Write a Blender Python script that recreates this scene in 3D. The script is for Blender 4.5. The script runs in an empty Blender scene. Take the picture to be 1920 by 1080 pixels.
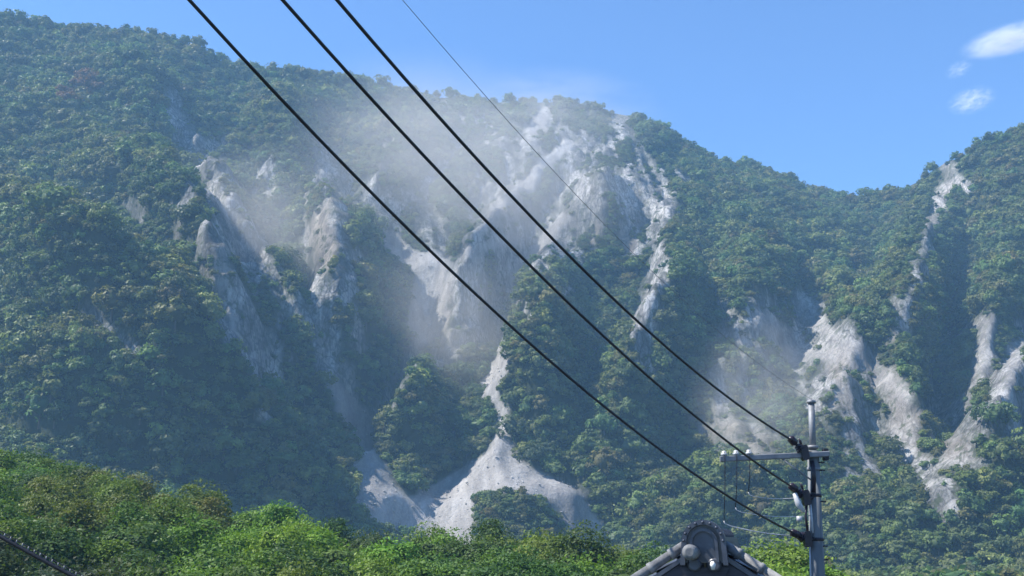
import bpy, math, random
import numpy as np
from mathutils import Vector, Matrix

random.seed(7)
rng = np.random.default_rng(7)
scene = bpy.context.scene
C = scene.collection

# ------------------------------------------------------------------ camera
PITCH = math.radians(12.5)
FPX = 2133.0                      # focal length in photo pixels (1920 wide)
cam_d = bpy.data.cameras.new('camera')
cam = bpy.data.objects.new('camera', cam_d)
C.objects.link(cam)
cam_d.sensor_width = 36.0
cam_d.lens = 36.0 * FPX / 1920.0
cam_d.clip_start = 0.1
cam_d.clip_end = 20000
cam.location = (0, 0, 0)
cam.rotation_euler = (math.pi / 2 + PITCH, 0, 0)
scene.camera = cam

# ------------------------------------------------------------------ sky and sun
SUN_AZ, SUN_EL = math.radians(-93), math.radians(53)
world = bpy.data.worlds.new('World')
scene.world = world
world.use_nodes = True
wn = world.node_tree
sky = wn.nodes.new('ShaderNodeTexSky')
sky.sky_type = 'NISHITA'
sky.sun_disc = False
sky.sun_elevation = SUN_EL
sky.sun_rotation = SUN_AZ
sky.altitude = 0
sky.air_density = 0.8
sky.dust_density = 0.0
sky.ozone_density = 10.0
bg = wn.nodes['Background']
wn.links.new(sky.outputs[0], bg.inputs[0])
bg.inputs[1].default_value = 0.13
sun_d = bpy.data.lights.new('sun', 'SUN')
sun_d.energy = 5.0
sun_d.angle = math.radians(0.53)
sun_d.color = (1.0, 0.95, 0.87)
sun = bpy.data.objects.new('sun', sun_d)
C.objects.link(sun)
to_sun = Vector((math.sin(SUN_AZ) * math.cos(SUN_EL), math.cos(SUN_AZ) * math.cos(SUN_EL), math.sin(SUN_EL)))
sun.rotation_euler = to_sun.to_track_quat('Z', 'Y').to_euler()
scene.view_settings.view_transform = 'Standard'
scene.view_settings.look = 'None'
scene.view_settings.exposure = 1.0
scene.view_settings.gamma = 1.0
scene.cycles.use_denoising = True
scene.cycles.max_bounces = 6
scene.cycles.volume_bounces = 1
scene.cycles.diffuse_bounces = 2
scene.cycles.transparent_max_bounces = 8
scene.cycles.volume_step_rate = 1.0
scene.cycles.volume_max_steps = 256

# ------------------------------------------------------------------ helpers
cp, sp = math.cos(PITCH), math.sin(PITCH)


def ray(u, v):
    a, b = (u - 960) / FPX, (540 - v) / FPX
    return Vector((a, cp - b * sp, sp + b * cp))


def at(u, v, Y):
    """site point that was sighted at (u, v) of the photo and lies Y metres ahead"""
    r = ray(u, v)
    return r * (Y / r.y)


def sight(P):
    d = P[..., 1] * cp + P[..., 2] * sp
    h = -P[..., 1] * sp + P[..., 2] * cp
    d = np.maximum(d, 1.0)
    return 960 + FPX * P[..., 0] / d, 540 - FPX * h / d


def hash3(ix, iy, iz, seed):
    h = (ix * 374761393 + iy * 668265263 + iz * 2147483647 + seed * 974711) & 0xFFFFFFFF
    h = ((h ^ (h >> 13)) * 1274126177) & 0xFFFFFFFF
    h = ((h ^ (h >> 16)) * 2246822519) & 0xFFFFFFFF
    return ((h ^ (h >> 15)) & 0xFFFFFF) / float(0xFFFFFF)


def vnoise(x, y, z, seed=0):
    x, y, z = np.broadcast_arrays(np.asarray(x, float), np.asarray(y, float), np.asarray(z, float))
    ix, iy, iz = (np.floor(q).astype(np.int64) for q in (x, y, z))
    fx, fy, fz = x - ix, y - iy, z - iz
    fx, fy, fz = (q * q * q * (q * (q * 6 - 15) + 10) for q in (fx, fy, fz))
    r = 0
    for a in (0, 1):
        for b in (0, 1):
            for c in (0, 1):
                w = (fx if a else 1 - fx) * (fy if b else 1 - fy) * (fz if c else 1 - fz)
                r = r + w * hash3(ix + a, iy + b, iz + c, seed)
    return r * 2 - 1


def fbm(x, y, z, octaves=4, seed=0, gain=0.5, ridged=False):
    r, amp, s, n = 0, 1.0, 1.0, 0
    for o in range(octaves):
        q = vnoise(x * s, y * s, z * s, seed + o * 17)
        if ridged:
            q = 1 - 2 * np.abs(q)
        r = r + amp * q
        n += amp
        amp *= gain
        s *= 2.03
    return r / n


def smooth(a, b, x):
    t = np.clip((x - a) / (b - a), 0, 1)
    return t * t * (3 - 2 * t)


def seg_dist(u, v, pts):
    """distance to a polyline and the running fraction along it"""
    pts = np.asarray(pts, float)
    best = np.full(u.shape, 1e9)
    frac = np.zeros(u.shape)
    n = max(1, len(pts) - 1)
    if len(pts) == 1:
        return np.hypot(u - pts[0, 0], v - pts[0, 1]), frac
    for i in range(n):
        a, b = pts[i], pts[i + 1]
        d = b - a
        t = np.clip(((u - a[0]) * d[0] + (v - a[1]) * d[1]) / (d @ d), 0, 1)
        q = np.hypot(u - a[0] - t * d[0], v - a[1] - t * d[1])
        m = q < best
        best = np.where(m, q, best)
        frac = np.where(m, (i + t) / n, frac)
    return best, frac


def poly_sd(u, v, pts):
    d, _ = seg_dist(u, v, list(pts) + [pts[0]])
    inside = np.zeros(u.shape, bool)
    n = len(pts)
    for i in range(n):
        (x0, y0), (x1, y1) = pts[i], pts[(i + 1) % n]
        if y0 == y1:
            continue
        c = ((y0 > v) != (y1 > v)) & (u < (x1 - x0) * (v - y0) / (y1 - y0) + x0)
        inside ^= c
    return np.where(inside, d, -d)


def tag(o, label=None, cat=None, group=None, kind=None):
    for k, val in (('label', label), ('category', cat), ('group', group), ('kind', kind)):
        if val:
            o[k] = val
    return o


def np_mesh(name, verts, faces, smooth_shade=False):
    verts = np.asarray(verts, np.float32)
    faces = np.asarray(faces, np.int32)
    me = bpy.data.meshes.new(name)
    nv, (nf, k) = len(verts), faces.shape
    me.vertices.add(nv)
    me.vertices.foreach_set('co', verts.ravel())
    me.loops.add(nf * k)
    me.loops.foreach_set('vertex_index', faces.ravel())
    me.polygons.add(nf)
    me.polygons.foreach_set('loop_start', np.arange(0, nf * k, k, dtype=np.int32))
    if smooth_shade:
        me.polygons.foreach_set('use_smooth', np.ones(nf, bool))
    me.update(calc_edges=True)
    return me


def obj(name, me, mat=None, parent=None):
    o = bpy.data.objects.new(name, me)
    C.objects.link(o)
    if mat is not None and me is not None and not me.materials:
        me.materials.append(mat)
    if parent is not None:
        o.parent = parent
    return o


def empty(name, loc, rz=0.0):
    o = bpy.data.objects.new(name, None)
    C.objects.link(o)
    o.location = loc
    o.rotation_euler = (0, 0, rz)
    o.empty_display_size = 0.2
    return o


class MB:
    """collects shapes in scene coordinates, linked as one mesh under its thing"""

    def __init__(self):
        self.v, self.f = [], []

    def add(self, vs, fs):
        o = len(self.v)
        self.v += [Vector(p) for p in vs]
        self.f += [tuple(o + i for i in q) for q in fs]

    def tube(self, pts, radii, seg=12, caps=True):
        pts = [Vector(p) for p in pts]
        if not hasattr(radii, '__len__'):
            radii = [radii] * len(pts)
        n = len(pts)
        up = None
        rings = []
        for i, p in enumerate(pts):
            t = (pts[min(i + 1, n - 1)] - pts[max(i - 1, 0)]).normalized()
            if up is None:
                up = Vector((0, 0, 1)) if abs(t.z) < 0.9 else Vector((0, 1, 0))
            a = t.cross(up).normalized()
            b = a.cross(t).normalized()
            up = b
            rings.append([p + (a * math.cos(2 * math.pi * k / seg) + b * math.sin(2 * math.pi * k / seg)) * radii[i] for k in range(seg)])
        vs = [q for r in rings for q in r]
        fs = [(i * seg + k, i * seg + (k + 1) % seg, (i + 1) * seg + (k + 1) % seg, (i + 1) * seg + k) for i in range(n - 1) for k in range(seg)]
        if caps:
            fs += [tuple(range(seg))[::-1], tuple((n - 1) * seg + k for k in range(seg))]
        self.add(vs, fs)
        return self

    def box(self, c, ax, ay, az, chamfer=0.0):
        c, ax, ay, az = Vector(c), Vector(ax), Vector(ay), Vector(az)
        if chamfer <= 0:
            vs = [c + ax * i + ay * j + az * k for i in (-1, 1) for j in (-1, 1) for k in (-1, 1)]
            self.add(vs, [(0, 1, 3, 2), (4, 6, 7, 5), (0, 4, 5, 1), (2, 3, 7, 6), (0, 2, 6, 4), (1, 5, 7, 3)])
        else:
            q = 1 - chamfer
            prof = [(1, q), (q, 1), (-q, 1), (-1, q), (-1, -q), (-q, -1), (q, -1), (1, -q)]
            vs = [c + ay * (s * 1) + ax * a + az * b for s in (-1, 1) for a, b in prof]
            self.add(vs, [(k, (k + 1) % 8, 8 + (k + 1) % 8, 8 + k) for k in range(8)] + [tuple(range(8))[::-1], tuple(range(8, 16))])
        return self

    def prism(self, outline, depth):
        """outline: list of points, depth: vector"""
        n = len(outline)
        d = Vector(depth)
        vs = [Vector(p) for p in outline] + [Vector(p) + d for p in outline]
        self.add(vs, [tuple(range(n)), tuple(range(2 * n - 1, n - 1, -1))] + [(i, n + i, n + (i + 1) % n, (i + 1) % n) for i in range(n)])
        return self

    def build(self, name, mat, parent=None, smooth_shade=False, origin=None):
        L = Vector(origin) if origin is not None else Vector((0, 0, 0))
        p = parent
        while p is not None:
            L = L + p.location
            p = p.parent
        me = bpy.data.meshes.new(name)
        me.from_pydata([tuple(q - L) for q in self.v], [], self.f)
        import bmesh
        bm = bmesh.new()
        bm.from_mesh(me)
        bmesh.ops.recalc_face_normals(bm, faces=bm.faces)
        bm.to_mesh(me)
        bm.free()
        if smooth_shade:
            for q in me.polygons:
                q.use_smooth = len(q.vertices) == 4
        o = obj(name, me, mat, parent)
        if origin is not None:
            o.location = Vector(origin)
        return o


# ------------------------------------------------------------------ materials
def new_mat(name):
    m = bpy.data.materials.new(name)
    m.use_nodes = True
    nt = m.node_tree
    for n in list(nt.nodes):
        nt.nodes.remove(n)
    out = nt.nodes.new('ShaderNodeOutputMaterial')
    return m, nt, out


def nd(nt, t, **kw):
    n = nt.nodes.new(t)
    for k, v in kw.items():
        if k.startswith('i_'):
            key = k[2:]
            n.inputs[int(key) if key.isdigit() else key].default_value = v
        else:
            setattr(n, k, v)
    return n


def rgb(*c):
    return (c[0], c[1], c[2], 1.0)


def mixc(nt, fac, a, b, blend='MIX'):
    n = nt.nodes.new('ShaderNodeMix')
    n.data_type = 'RGBA'
    n.blend_type = blend
    for s, val in ((n.inputs[0], fac), (n.inputs[6], a), (n.inputs[7], b)):
        if hasattr(val, 'is_linked') or hasattr(val, 'links'):
            nt.links.new(val, s)
        else:
            s.default_value = val
    return n.outputs[2]


def math_n(nt, op, a, b=0.0, clamp=False):
    n = nt.nodes.new('ShaderNodeMath')
    n.operation = op
    n.use_clamp = clamp
    for s, val in ((n.inputs[0], a), (n.inputs[1], b)):
        if hasattr(val, 'links'):
            nt.links.new(val, s)
        else:
            s.default_value = val
    return n.outputs[0]


def ramp(nt, fac, stops):
    n = nt.nodes.new('ShaderNodeValToRGB')
    e = n.color_ramp.elements
    while len(e) < len(stops):
        e.new(0.5)
    for i, (p, c) in enumerate(stops):
        e[i].position = p
        e[i].color = rgb(*c) if hasattr(c, '__len__') else rgb(c, c, c)
    nt.links.new(fac, n.inputs[0])
    return n.outputs[0]


def plain_mat(name, c1, c2, scale=8.0, rough=0.7, metallic=0.0, spec=0.4, bump=0.0, stretch=(1, 1, 1)):
    m, nt, out = new_mat(name)
    tc = nd(nt, 'ShaderNodeTexCoord')
    mp = nd(nt, 'ShaderNodeMapping')
    mp.inputs['Scale'].default_value = stretch
    nt.links.new(tc.outputs['Object'], mp.inputs[0])
    nz = nd(nt, 'ShaderNodeTexNoise', i_Scale=scale, i_Detail=6.0, i_Roughness=0.65)
    nt.links.new(mp.outputs[0], nz.inputs['Vector'])
    col = ramp(nt, nz.outputs[0], [(0.32, c1), (0.68, c2)])
    b = nd(nt, 'ShaderNodeBsdfPrincipled', i_Roughness=rough, i_Metallic=metallic)
    b.inputs['Specular IOR Level'].default_value = spec
    nt.links.new(col, b.inputs['Base Color'])
    if bump:
        bp = nd(nt, 'ShaderNodeBump', i_Strength=bump, i_Distance=0.02)
        nt.links.new(nz.outputs[0], bp.inputs['Height'])
        nt.links.new(bp.outputs[0], b.inputs['Normal'])
    nt.links.new(b.outputs[0], out.inputs[0])
    return m


def leaf_mat():
    """foliage: the tree's own tint, varied a little from clump to clump"""
    m, nt, out = new_mat('foliage')
    at_ = nd(nt, 'ShaderNodeAttribute', attribute_type='INSTANCER', attribute_name='tint')
    tc = nd(nt, 'ShaderNodeTexCoord')
    nz = nd(nt, 'ShaderNodeTexNoise', i_Scale=0.9, i_Detail=3.0)
    nt.links.new(tc.outputs['Object'], nz.inputs['Vector'])
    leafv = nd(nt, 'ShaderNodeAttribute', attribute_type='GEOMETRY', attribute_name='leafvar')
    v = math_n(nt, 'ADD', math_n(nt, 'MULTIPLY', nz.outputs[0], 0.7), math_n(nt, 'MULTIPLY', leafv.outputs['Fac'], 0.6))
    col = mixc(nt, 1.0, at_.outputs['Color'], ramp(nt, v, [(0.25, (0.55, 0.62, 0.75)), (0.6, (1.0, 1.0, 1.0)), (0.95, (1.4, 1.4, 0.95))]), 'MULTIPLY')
    b = nd(nt, 'ShaderNodeBsdfPrincipled', i_Roughness=0.5)
    b.inputs['Specular IOR Level'].default_value = 0.12
    nt.links.new(col, b.inputs['Base Color'])
    tr = nd(nt, 'ShaderNodeBsdfTranslucent')
    nt.links.new(mixc(nt, 1.0, col, rgb(1.25, 1.35, 0.55), 'MULTIPLY'), tr.inputs[0])
    ms = nd(nt, 'ShaderNodeMixShader', i_0=0.28)
    nt.links.new(b.outputs[0], ms.inputs[1])
    nt.links.new(tr.outputs[0], ms.inputs[2])
    nt.links.new(ms.outputs[0], out.inputs[0])
    return m


def mountain_mat():
    m, nt, out = new_mat('mountain_ground')
    geo = nd(nt, 'ShaderNodeNewGeometry')
    rock = nd(nt, 'ShaderNodeAttribute', attribute_name='rock').outputs['Fac']
    scree = nd(nt, 'ShaderNodeAttribute', attribute_name='scree').outputs['Fac']
    ochre = nd(nt, 'ShaderNodeAttribute', attribute_name='ochre').outputs['Fac']

    def noise(scale, stretch=(1, 1, 1), detail=6.0, rough=0.6, rot=(0, 0, 0)):
        mp = nd(nt, 'ShaderNodeMapping')
        mp.inputs['Scale'].default_value = stretch
        mp.inputs['Rotation'].default_value = rot
        nt.links.new(geo.outputs['Position'], mp.inputs[0])
        n = nd(nt, 'ShaderNodeTexNoise', i_Scale=scale, i_Detail=detail, i_Roughness=rough)
        nt.links.new(mp.outputs[0], n.inputs['Vector'])
        return n.outputs[0]

    soil = ramp(nt, noise(0.12), [(0.3, (0.018, 0.026, 0.012)), (0.7, (0.05, 0.062, 0.028))])
    n_str = noise(0.13, (1.0, 0.2, 0.2), 8.0, 0.7)          # streaks that run down the fall line
    n_fine = noise(0.6, (1, 1, 0.6), 8.0, 0.75)
    rk = ramp(nt, n_str, [(0.32, (0.10, 0.097, 0.092)), (0.46, (0.21, 0.205, 0.20)), (0.56, (0.46, 0.45, 0.44)), (0.70, (0.66, 0.65, 0.64))])
    rk = mixc(nt, 0.8, rk, ramp(nt, n_fine, [(0.38, (0.34, 0.34, 0.35)), (0.65, (1.25, 1.25, 1.25))]), 'MULTIPLY')
    vm = nd(nt, 'ShaderNodeMapping')
    vm.inputs['Scale'].default_value = (1.0, 0.5, 0.45)
    vm.inputs['Rotation'].default_value = (0.0, 0.35, 0.2)
    nt.links.new(geo.outputs['Position'], vm.inputs[0])
    vo = nd(nt, 'ShaderNodeTexVoronoi', feature='DISTANCE_TO_EDGE', i_Scale=0.28)
    nt.links.new(vm.outputs[0], vo.inputs['Vector'])
    crack = ramp(nt, vo.outputs['Distance'], [(0.0, 0.35), (0.09, 1.0)])
    rk = mixc(nt, 0.8, rk, crack, 'MULTIPLY')
    och = ramp(nt, noise(0.16), [(0.35, (0.17, 0.145, 0.12)), (0.65, (0.38, 0.335, 0.29))])
    rk = mixc(nt, ochre, rk, och)
    # tufts that hold on to the rock
    tuft = ramp(nt, noise(0.28, (1, 1, 1), 5.0, 0.6), [(0.54, 0.0), (0.62, 1.0)])
    rk = mixc(nt, math_n(nt, 'MULTIPLY', tuft, 0.75), rk, rgb(0.06, 0.075, 0.035))
    sc = ramp(nt, noise(0.07, (1.0, 0.25, 0.3), 9.0, 0.72), [(0.36, (0.21, 0.20, 0.195)), (0.5, (0.34, 0.327, 0.317)), (0.64, (0.53, 0.515, 0.50))])
    sc = mixc(nt, 0.5, sc, ramp(nt, noise(1.1, (1, 1, 1), 4.0, 0.7), [(0.3, (0.62, 0.62, 0.63)), (0.7, (1.2, 1.2, 1.2))]), 'MULTIPLY')
    col = mixc(nt, rock, soil, rk)
    col = mixc(nt, scree, col, sc)
    b = nd(nt, 'ShaderNodeBsdfPrincipled', i_Roughness=0.92)
    b.inputs['Specular IOR Level'].default_value = 0.15
    nt.links.new(col, b.inputs['Base Color'])
    bp = nd(nt, 'ShaderNodeBump', i_Strength=0.9, i_Distance=1.6)
    nt.links.new(n_fine, bp.inputs['Height'])
    nt.links.new(bp.outputs[0], b.inputs['Normal'])
    nt.links.new(b.outputs[0], out.inputs[0])
    return m


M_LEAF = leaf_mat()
M_BARK = plain_mat('bark', (0.05, 0.04, 0.03), (0.13, 0.11, 0.09), 6.0, 0.9, bump=0.4, stretch=(3, 3, 0.6))
M_MOUNT = mountain_mat()
M_SOIL = plain_mat('valley_soil', (0.025, 0.035, 0.014), (0.07, 0.075, 0.035), 0.2, 0.95)
M_STONE = plain_mat('rubble_stone', (0.24, 0.235, 0.23), (0.48, 0.465, 0.45), 0.5, 0.9)
M_CONC = plain_mat('pole_concrete', (0.11, 0.125, 0.135), (0.19, 0.20, 0.205), 3.0, 0.85, bump=0.2, stretch=(4, 4, 0.5))
M_STEEL = plain_mat('galvanised_steel', (0.16, 0.17, 0.19), (0.25, 0.26, 0.27), 9.0, 0.6, 0.3)
M_DARKMETAL = plain_mat('dark_fitting', (0.015, 0.014, 0.02), (0.05, 0.045, 0.055), 12.0, 0.5, 0.2)
M_COVER = plain_mat('dark_insulator_cover', (0.012, 0.01, 0.016), (0.03, 0.02, 0.03), 12.0, 0.35)
M_PORC = plain_mat('pale_porcelain', (0.36, 0.37, 0.38), (0.50, 0.50, 0.50), 10.0, 0.25)
M_CABLE = plain_mat('black_cable_sheath', (0.008, 0.009, 0.014), (0.022, 0.023, 0.03), 4.0, 0.45)
M_THIN = plain_mat('grey_strand_wire', (0.14, 0.15, 0.17), (0.22, 0.23, 0.25), 4.0, 0.5, 0.4)
M_TILE = plain_mat('glazed_grey_roof_tile', (0.028, 0.034, 0.052), (0.075, 0.085, 0.115), 5.0, 0.30, spec=0.6, bump=0.15)
M_TILE2 = plain_mat('weathered_grey_roof_tile', (0.038, 0.045, 0.062), (0.09, 0.10, 0.125), 6.0, 0.36, spec=0.5, bump=0.2)
M_ROLL = plain_mat('painted_sunlit_tile', (0.10, 0.105, 0.115), (0.28, 0.28, 0.275), 9.0, 0.6, spec=0.3, bump=0.25)  # paler than the other tiles: sunlight on the verge put into the colour
M_BOARD = plain_mat('dark_gable_board', (0.025, 0.025, 0.035), (0.06, 0.06, 0.075), 5.0, 0.7, stretch=(1, 1, 6))
M_PLASTER = plain_mat('white_plaster', (0.62, 0.62, 0.6), (0.8, 0.8, 0.78), 4.0, 0.8)
M_WALL = plain_mat('grey_house_wall', (0.33, 0.33, 0.33), (0.45, 0.45, 0.44), 2.0, 0.85)

# ------------------------------------------------------------------ the mountain
SKYLINE = [(-900, 700), (-600, 480), (-300, 210), (-120, 60), (0, 22), (60, 30), (110, 38), (200, 46), (300, 62), (380, 82), (425, 110), (500, 128), (545, 123),  # unseen left end shaped low so it blocks less sun
           (595, 126), (690, 150), (800, 172), (850, 174), (930, 182), (1060, 182), (1110, 195), (1210, 213), (1250, 240),
           (1300, 275), (1340, 293), (1440, 312), (1500, 345), (1560, 360), (1680, 350), (1730, 325), (1770, 294), (1810, 280),
           (1850, 256), (1920, 228), (2100, 150), (2400, 80), (2700, 60)]
RIDGE_D = [(-700, 640), (0, 720), (430, 790), (700, 830), (1060, 850), (1300, 860), (1560, 900), (1780, 760), (1920, 720), (2700, 640)]
FOOT_Y = [(-560, 300), (-220, 325), (-150, 342), (-95, 378), (-45, 415), (5, 430), (55, 408), (100, 368), (150, 338), (300, 312), (560, 300)]   # by X
FOOT_Z = -14.0
CANOPY = 4.5      # the skyline seen is the top of the trees


def build_mountain():
    us = np.array([q[0] for q in SKYLINE], float)
    rd = np.interp(us, [q[0] for q in RIDGE_D], [q[1] for q in RIDGE_D])
    rp = np.array([tuple(at(u, v, d)) for (u, v), d in zip(SKYLINE, rd)])
    X = np.arange(-540, 541, 2.1)
    Yr = np.interp(X, rp[:, 0], rp[:, 1])
    Zr = np.interp(X, rp[:, 0], rp[:, 2]) - CANOPY
    Yf = np.interp(X, [q[0] for q in FOOT_Y], [q[1] for q in FOOT_Y])
    k = np.hanning(41)
    Yf = np.convolve(np.pad(Yf, 20, mode='edge'), k / k.sum(), 'valid')
    nS = 250
    s = np.linspace(0, 1, nS)[:, None]
    prof = 0.22 * s + 0.78 * s ** 1.18            # gentle at the foot, steep above
    P = np.zeros((nS, len(X), 3))
    P[..., 0] = X[None]
    P[..., 1] = Yf + (Yr - Yf) * s
    P[..., 2] = FOOT_Z + (Zr - FOOT_Z) * prof
    # horizontal bearing kept close to the ridge's own over the whole face
    u, v = sight(P)

    def spur(pts, amp, w, power=1.0, end=0.35):
        d, t = seg_dist(u, v, pts)
        d = d + 9 * wob
        ww = w * (0.7 + 0.6 * t)
        q = np.clip(1 - d / ww, 0, 1)
        fade = smooth(-0.06, 0.6, t) * (1 - (1 - end) * smooth(0.75, 1.0, t))
        q = 0.6 * q * q * (3 - 2 * q) + 0.4 * q * (0.55 + 0.45 * q)
        return amp * fade * q ** power

    wob = fbm(P[..., 0] / 38, P[..., 1] / 60, P[..., 2] / 38, 4, 3) * 1.6
    D = np.zeros(u.shape)
    SP = [
        ([(40, 150), (200, 350), (330, 500), (430, 620), (490, 760), (540, 850)], 44, 150, 1.0, 0.05),
        ([(-260, 300), (0, 480), (120, 585), (230, 680), (400, 820), (620, 960)], 52, 170),
        ([(-300, 620), (0, 720), (250, 850), (480, 960)], 30, 150),
        ([(330, 200), (390, 330), (450, 440), (500, 540), (560, 660), (640, 800)], 24, 75),
        ([(600, 300), (610, 420), (640, 530), (650, 650), (665, 760)], 40, 100, 1.0, 0.05),
        ([(850, 655), (800, 740), (765, 820), (775, 890)], 25, 85, 1.0, 0.0),
        ([(1010, 300), (920, 460), (870, 560), (850, 640)], 20, 60),
        ([(1070, 440), (1010, 560), (990, 680), (990, 800), (1030, 920)], 46, 120, 0.85),
        ([(1200, 320), (1130, 400), (1110, 470)], 24, 80),
        ([(1270, 330), (1245, 500), (1235, 650), (1165, 800), (1110, 930)], 36, 100),
        ([(1400, 320), (1420, 480), (1400, 620), (1340, 740)], 12, 100),
        ([(1800, 270), (1735, 460), (1690, 620), (1680, 720)], 30, 105),
        ([(1600, 520), (1580, 640), (1580, 740), (1550, 840)], 20, 80),
        ([(1560, 540), (1600, 640), (1690, 760), (1750, 880)], 20, 80),
        ([(1960, 320), (1890, 480), (1850, 600), (1830, 720)], 28, 90),
        ([(1990, 600), (1930, 720), (1850, 840), (1780, 990)], 26, 100),
        ([(1620, 900), (1450, 930), (1300, 990), (1200, 1040)], 26, 100),
        ([(2050, 850), (1900, 930), (1700, 990)], 24, 100),
        ([(130, 60), (260, 200), (330, 330)], 18, 90),
        ([(560, 150), (540, 260), (560, 360)], 18, 80),
        ([(760, 180), (740, 290), (700, 400)], 16, 80),
    ]
    for q in SP:
        D = np.maximum(D, spur(*q)) * 0.75 + (D + spur(*q)) * 0.25
    D *= (1.25 + 0.35 * smooth(620, 480, u)) * (1 - 0.45 * smooth(820, 980, v)) * (1 - 0.25 * smooth(680, 820, v) * smooth(700, 550, u))
    GU = [
        ([(480, 180), (470, 330), (500, 480), (460, 610), (515, 720), (560, 830), (680, 920)], 28, 66),
        ([(-60, 350), (20, 410), (140, 520), (260, 640), (380, 760)], 36, 80),
        ([(690, 380), (760, 480), (800, 550), (785, 640), (735, 740), (690, 810), (710, 900)], 34, 60),
        ([(1110, 240), (1000, 420), (945, 560), (925, 700), (940, 830)], 30, 62),
        ([(1210, 450), (1210, 600), (1150, 700), (1080, 870)], 22, 50),
        ([(1560, 420), (1520, 560), (1470, 680), (1440, 820)], 12, 90),
        ([(1860, 330), (1800, 560), (1760, 720), (1760, 900)], 28, 70),
        ([(1630, 420), (1640, 600)], 16, 60),
    ]
    for q in GU:
        D -= spur(*q, end=0.1)
    # scree cones stand proud of the gully mouths
    for pts, a, w in (([(938, 835), (930, 930), (950, 1010)], 16, 150), ([(690, 870), (715, 950)], 5, 90)):
        d, t = seg_dist(u, v, pts)
        D += a * np.clip(1 - d / (20 + w * t), 0, 1) * smooth(0, 0.5, t)
    edge = smooth(1.0, 0.80, s)                      # no relief on the crest line itself
    D = D * edge
    nrm = np.array([0, -0.72, 0.69])
    rough = (fbm(P[..., 0] / 55, P[..., 1] / 80, P[..., 2] / 55, 5, 11) * 9 + (fbm(P[..., 0] / 34, P[..., 1] / 60, P[..., 2] / 60, 3, 13, 0.5, True)) * 6.5) * edge
    P = P + nrm * (D + rough)[..., None]
    u, v = sight(P)
    # ---- where the slope is bare
    wz = fbm(P[..., 0] / 16, P[..., 1] / 30, P[..., 2] / 26, 4, 23, 0.6)

    def lines(items, soft=0.45, wobble=16):
        m = np.zeros(u.shape)
        for pts, w, a in items:
            d, t = seg_dist(u + wz * 14, v, pts)
            m = np.maximum(m, a * smooth(1.0, soft, (d + wz * wobble) / (w * 1.3)))
        return m

    def polys(items, feather=8, wobble=14):
        m = np.zeros(u.shape)
        for pts, a in items:
            m = np.maximum(m, a * smooth(-feather, feather, poly_sd(u, v, pts) + wz * wobble))
        return m

    rock = lines([
        ([(325, 195), (350, 250), (380, 300)], 26, 1), ([(400, 330), (455, 450), (425, 560), (440, 610)], 34, 0.9),
        ([(440, 600), (480, 660), (500, 700)], 26, 1), ([(490, 770), (505, 790)], 12, 1),
        ([(480, 460), (520, 540), (590, 600)], 24, 0.9), ([(600, 300), (650, 345), (625, 420), (600, 480)], 30, 0.9),
        ([(645, 540), (650, 560)], 18, 0.9), ([(165, 585), (200, 620), (245, 660)], 13, 1), ([(250, 390), (330, 450)], 24, 0.6),
        ([(560, 560), (610, 620), (600, 700)], 15, 0.9), ([(650, 340), (720, 380), (760, 430)], 26, 0.7),
        ([(1100, 350), (1200, 320), (1260, 385)], 30, 1), ([(1090, 445), (1190, 440)], 26, 0.95), ([(1120, 380), (1080, 430)], 20, 0.9),
        ([(1180, 455), (1240, 470), (1222, 560), (1200, 620)], 24, 1), ([(1350, 565), (1400, 640)], 12, 0.9),
        ([(1425, 595), (1500, 660), (1550, 730)], 30, 1), ([(1505, 570), (1570, 630), (1690, 730)], 30, 1),
        ([(1560, 640), (1545, 760), (1600, 860)], 55, 0.85), ([(1640, 740), (1720, 860), (1770, 940)], 30, 0.9),
        ([(1780, 320), (1745, 430), (1700, 600), (1675, 670)], 17, 0.95), ([(1850, 605), (1840, 700)], 22, 1),
        ([(1915, 620), (1885, 740), (1910, 800)], 30, 1), ([(1660, 780), (1810, 790)], 38, 0.8), ([(1780, 850), (1780, 960)], 16, 0.9),
        ([(1330, 790), (1430, 830)], 40, 0.7), ([(1390, 720), (1400, 750)], 14, 0.9), ([(1800, 335), (1810, 350)], 10, 1),
        ([(650, 690), (690, 800)], 18, 0.7), ([(860, 640), (790, 700)], 12, 0.7), ([(490, 430), (500, 460)], 14, 0.8),
        ([(1060, 900), (1090, 940)], 20, 0.9),
    ])
    rock = np.maximum(rock, polys([
        ([(985, 235), (1080, 200), (1160, 235), (1170, 300), (1110, 335), (1070, 430), (985, 470), (945, 530), (915, 650), (850, 640),
          (835, 560), (870, 450), (930, 360)], 0.95),
        ([(1430, 595), (1510, 572), (1590, 620), (1690, 720), (1740, 800), (1650, 770), (1600, 700), (1565, 690), (1550, 770), (1500, 720)], 0.95),
        ([(590, 320), (660, 340), (650, 430), (600, 500), (560, 470)], 0.9), ([(395, 330), (450, 420), (520, 530), (470, 650), (430, 590), (410, 480)], 0.9),
        ([(1830, 610), (1870, 605), (1880, 690), (1930, 640), (1960, 700), (1930, 800), (1880, 740), (1835, 720)], 0.9),
        ([(950, 240), (1180, 225), (1265, 360), (1245, 470), (1110, 475), (980, 490), (890, 460), (900, 330)], 0.8),
        ([(760, 330), (830, 380), (840, 480), (800, 500), (740, 450)], 0.7),
        ([(905, 925), (950, 905), (1030, 935), (1065, 980), (1000, 945), (930, 945)], 0.95)]))
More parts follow.
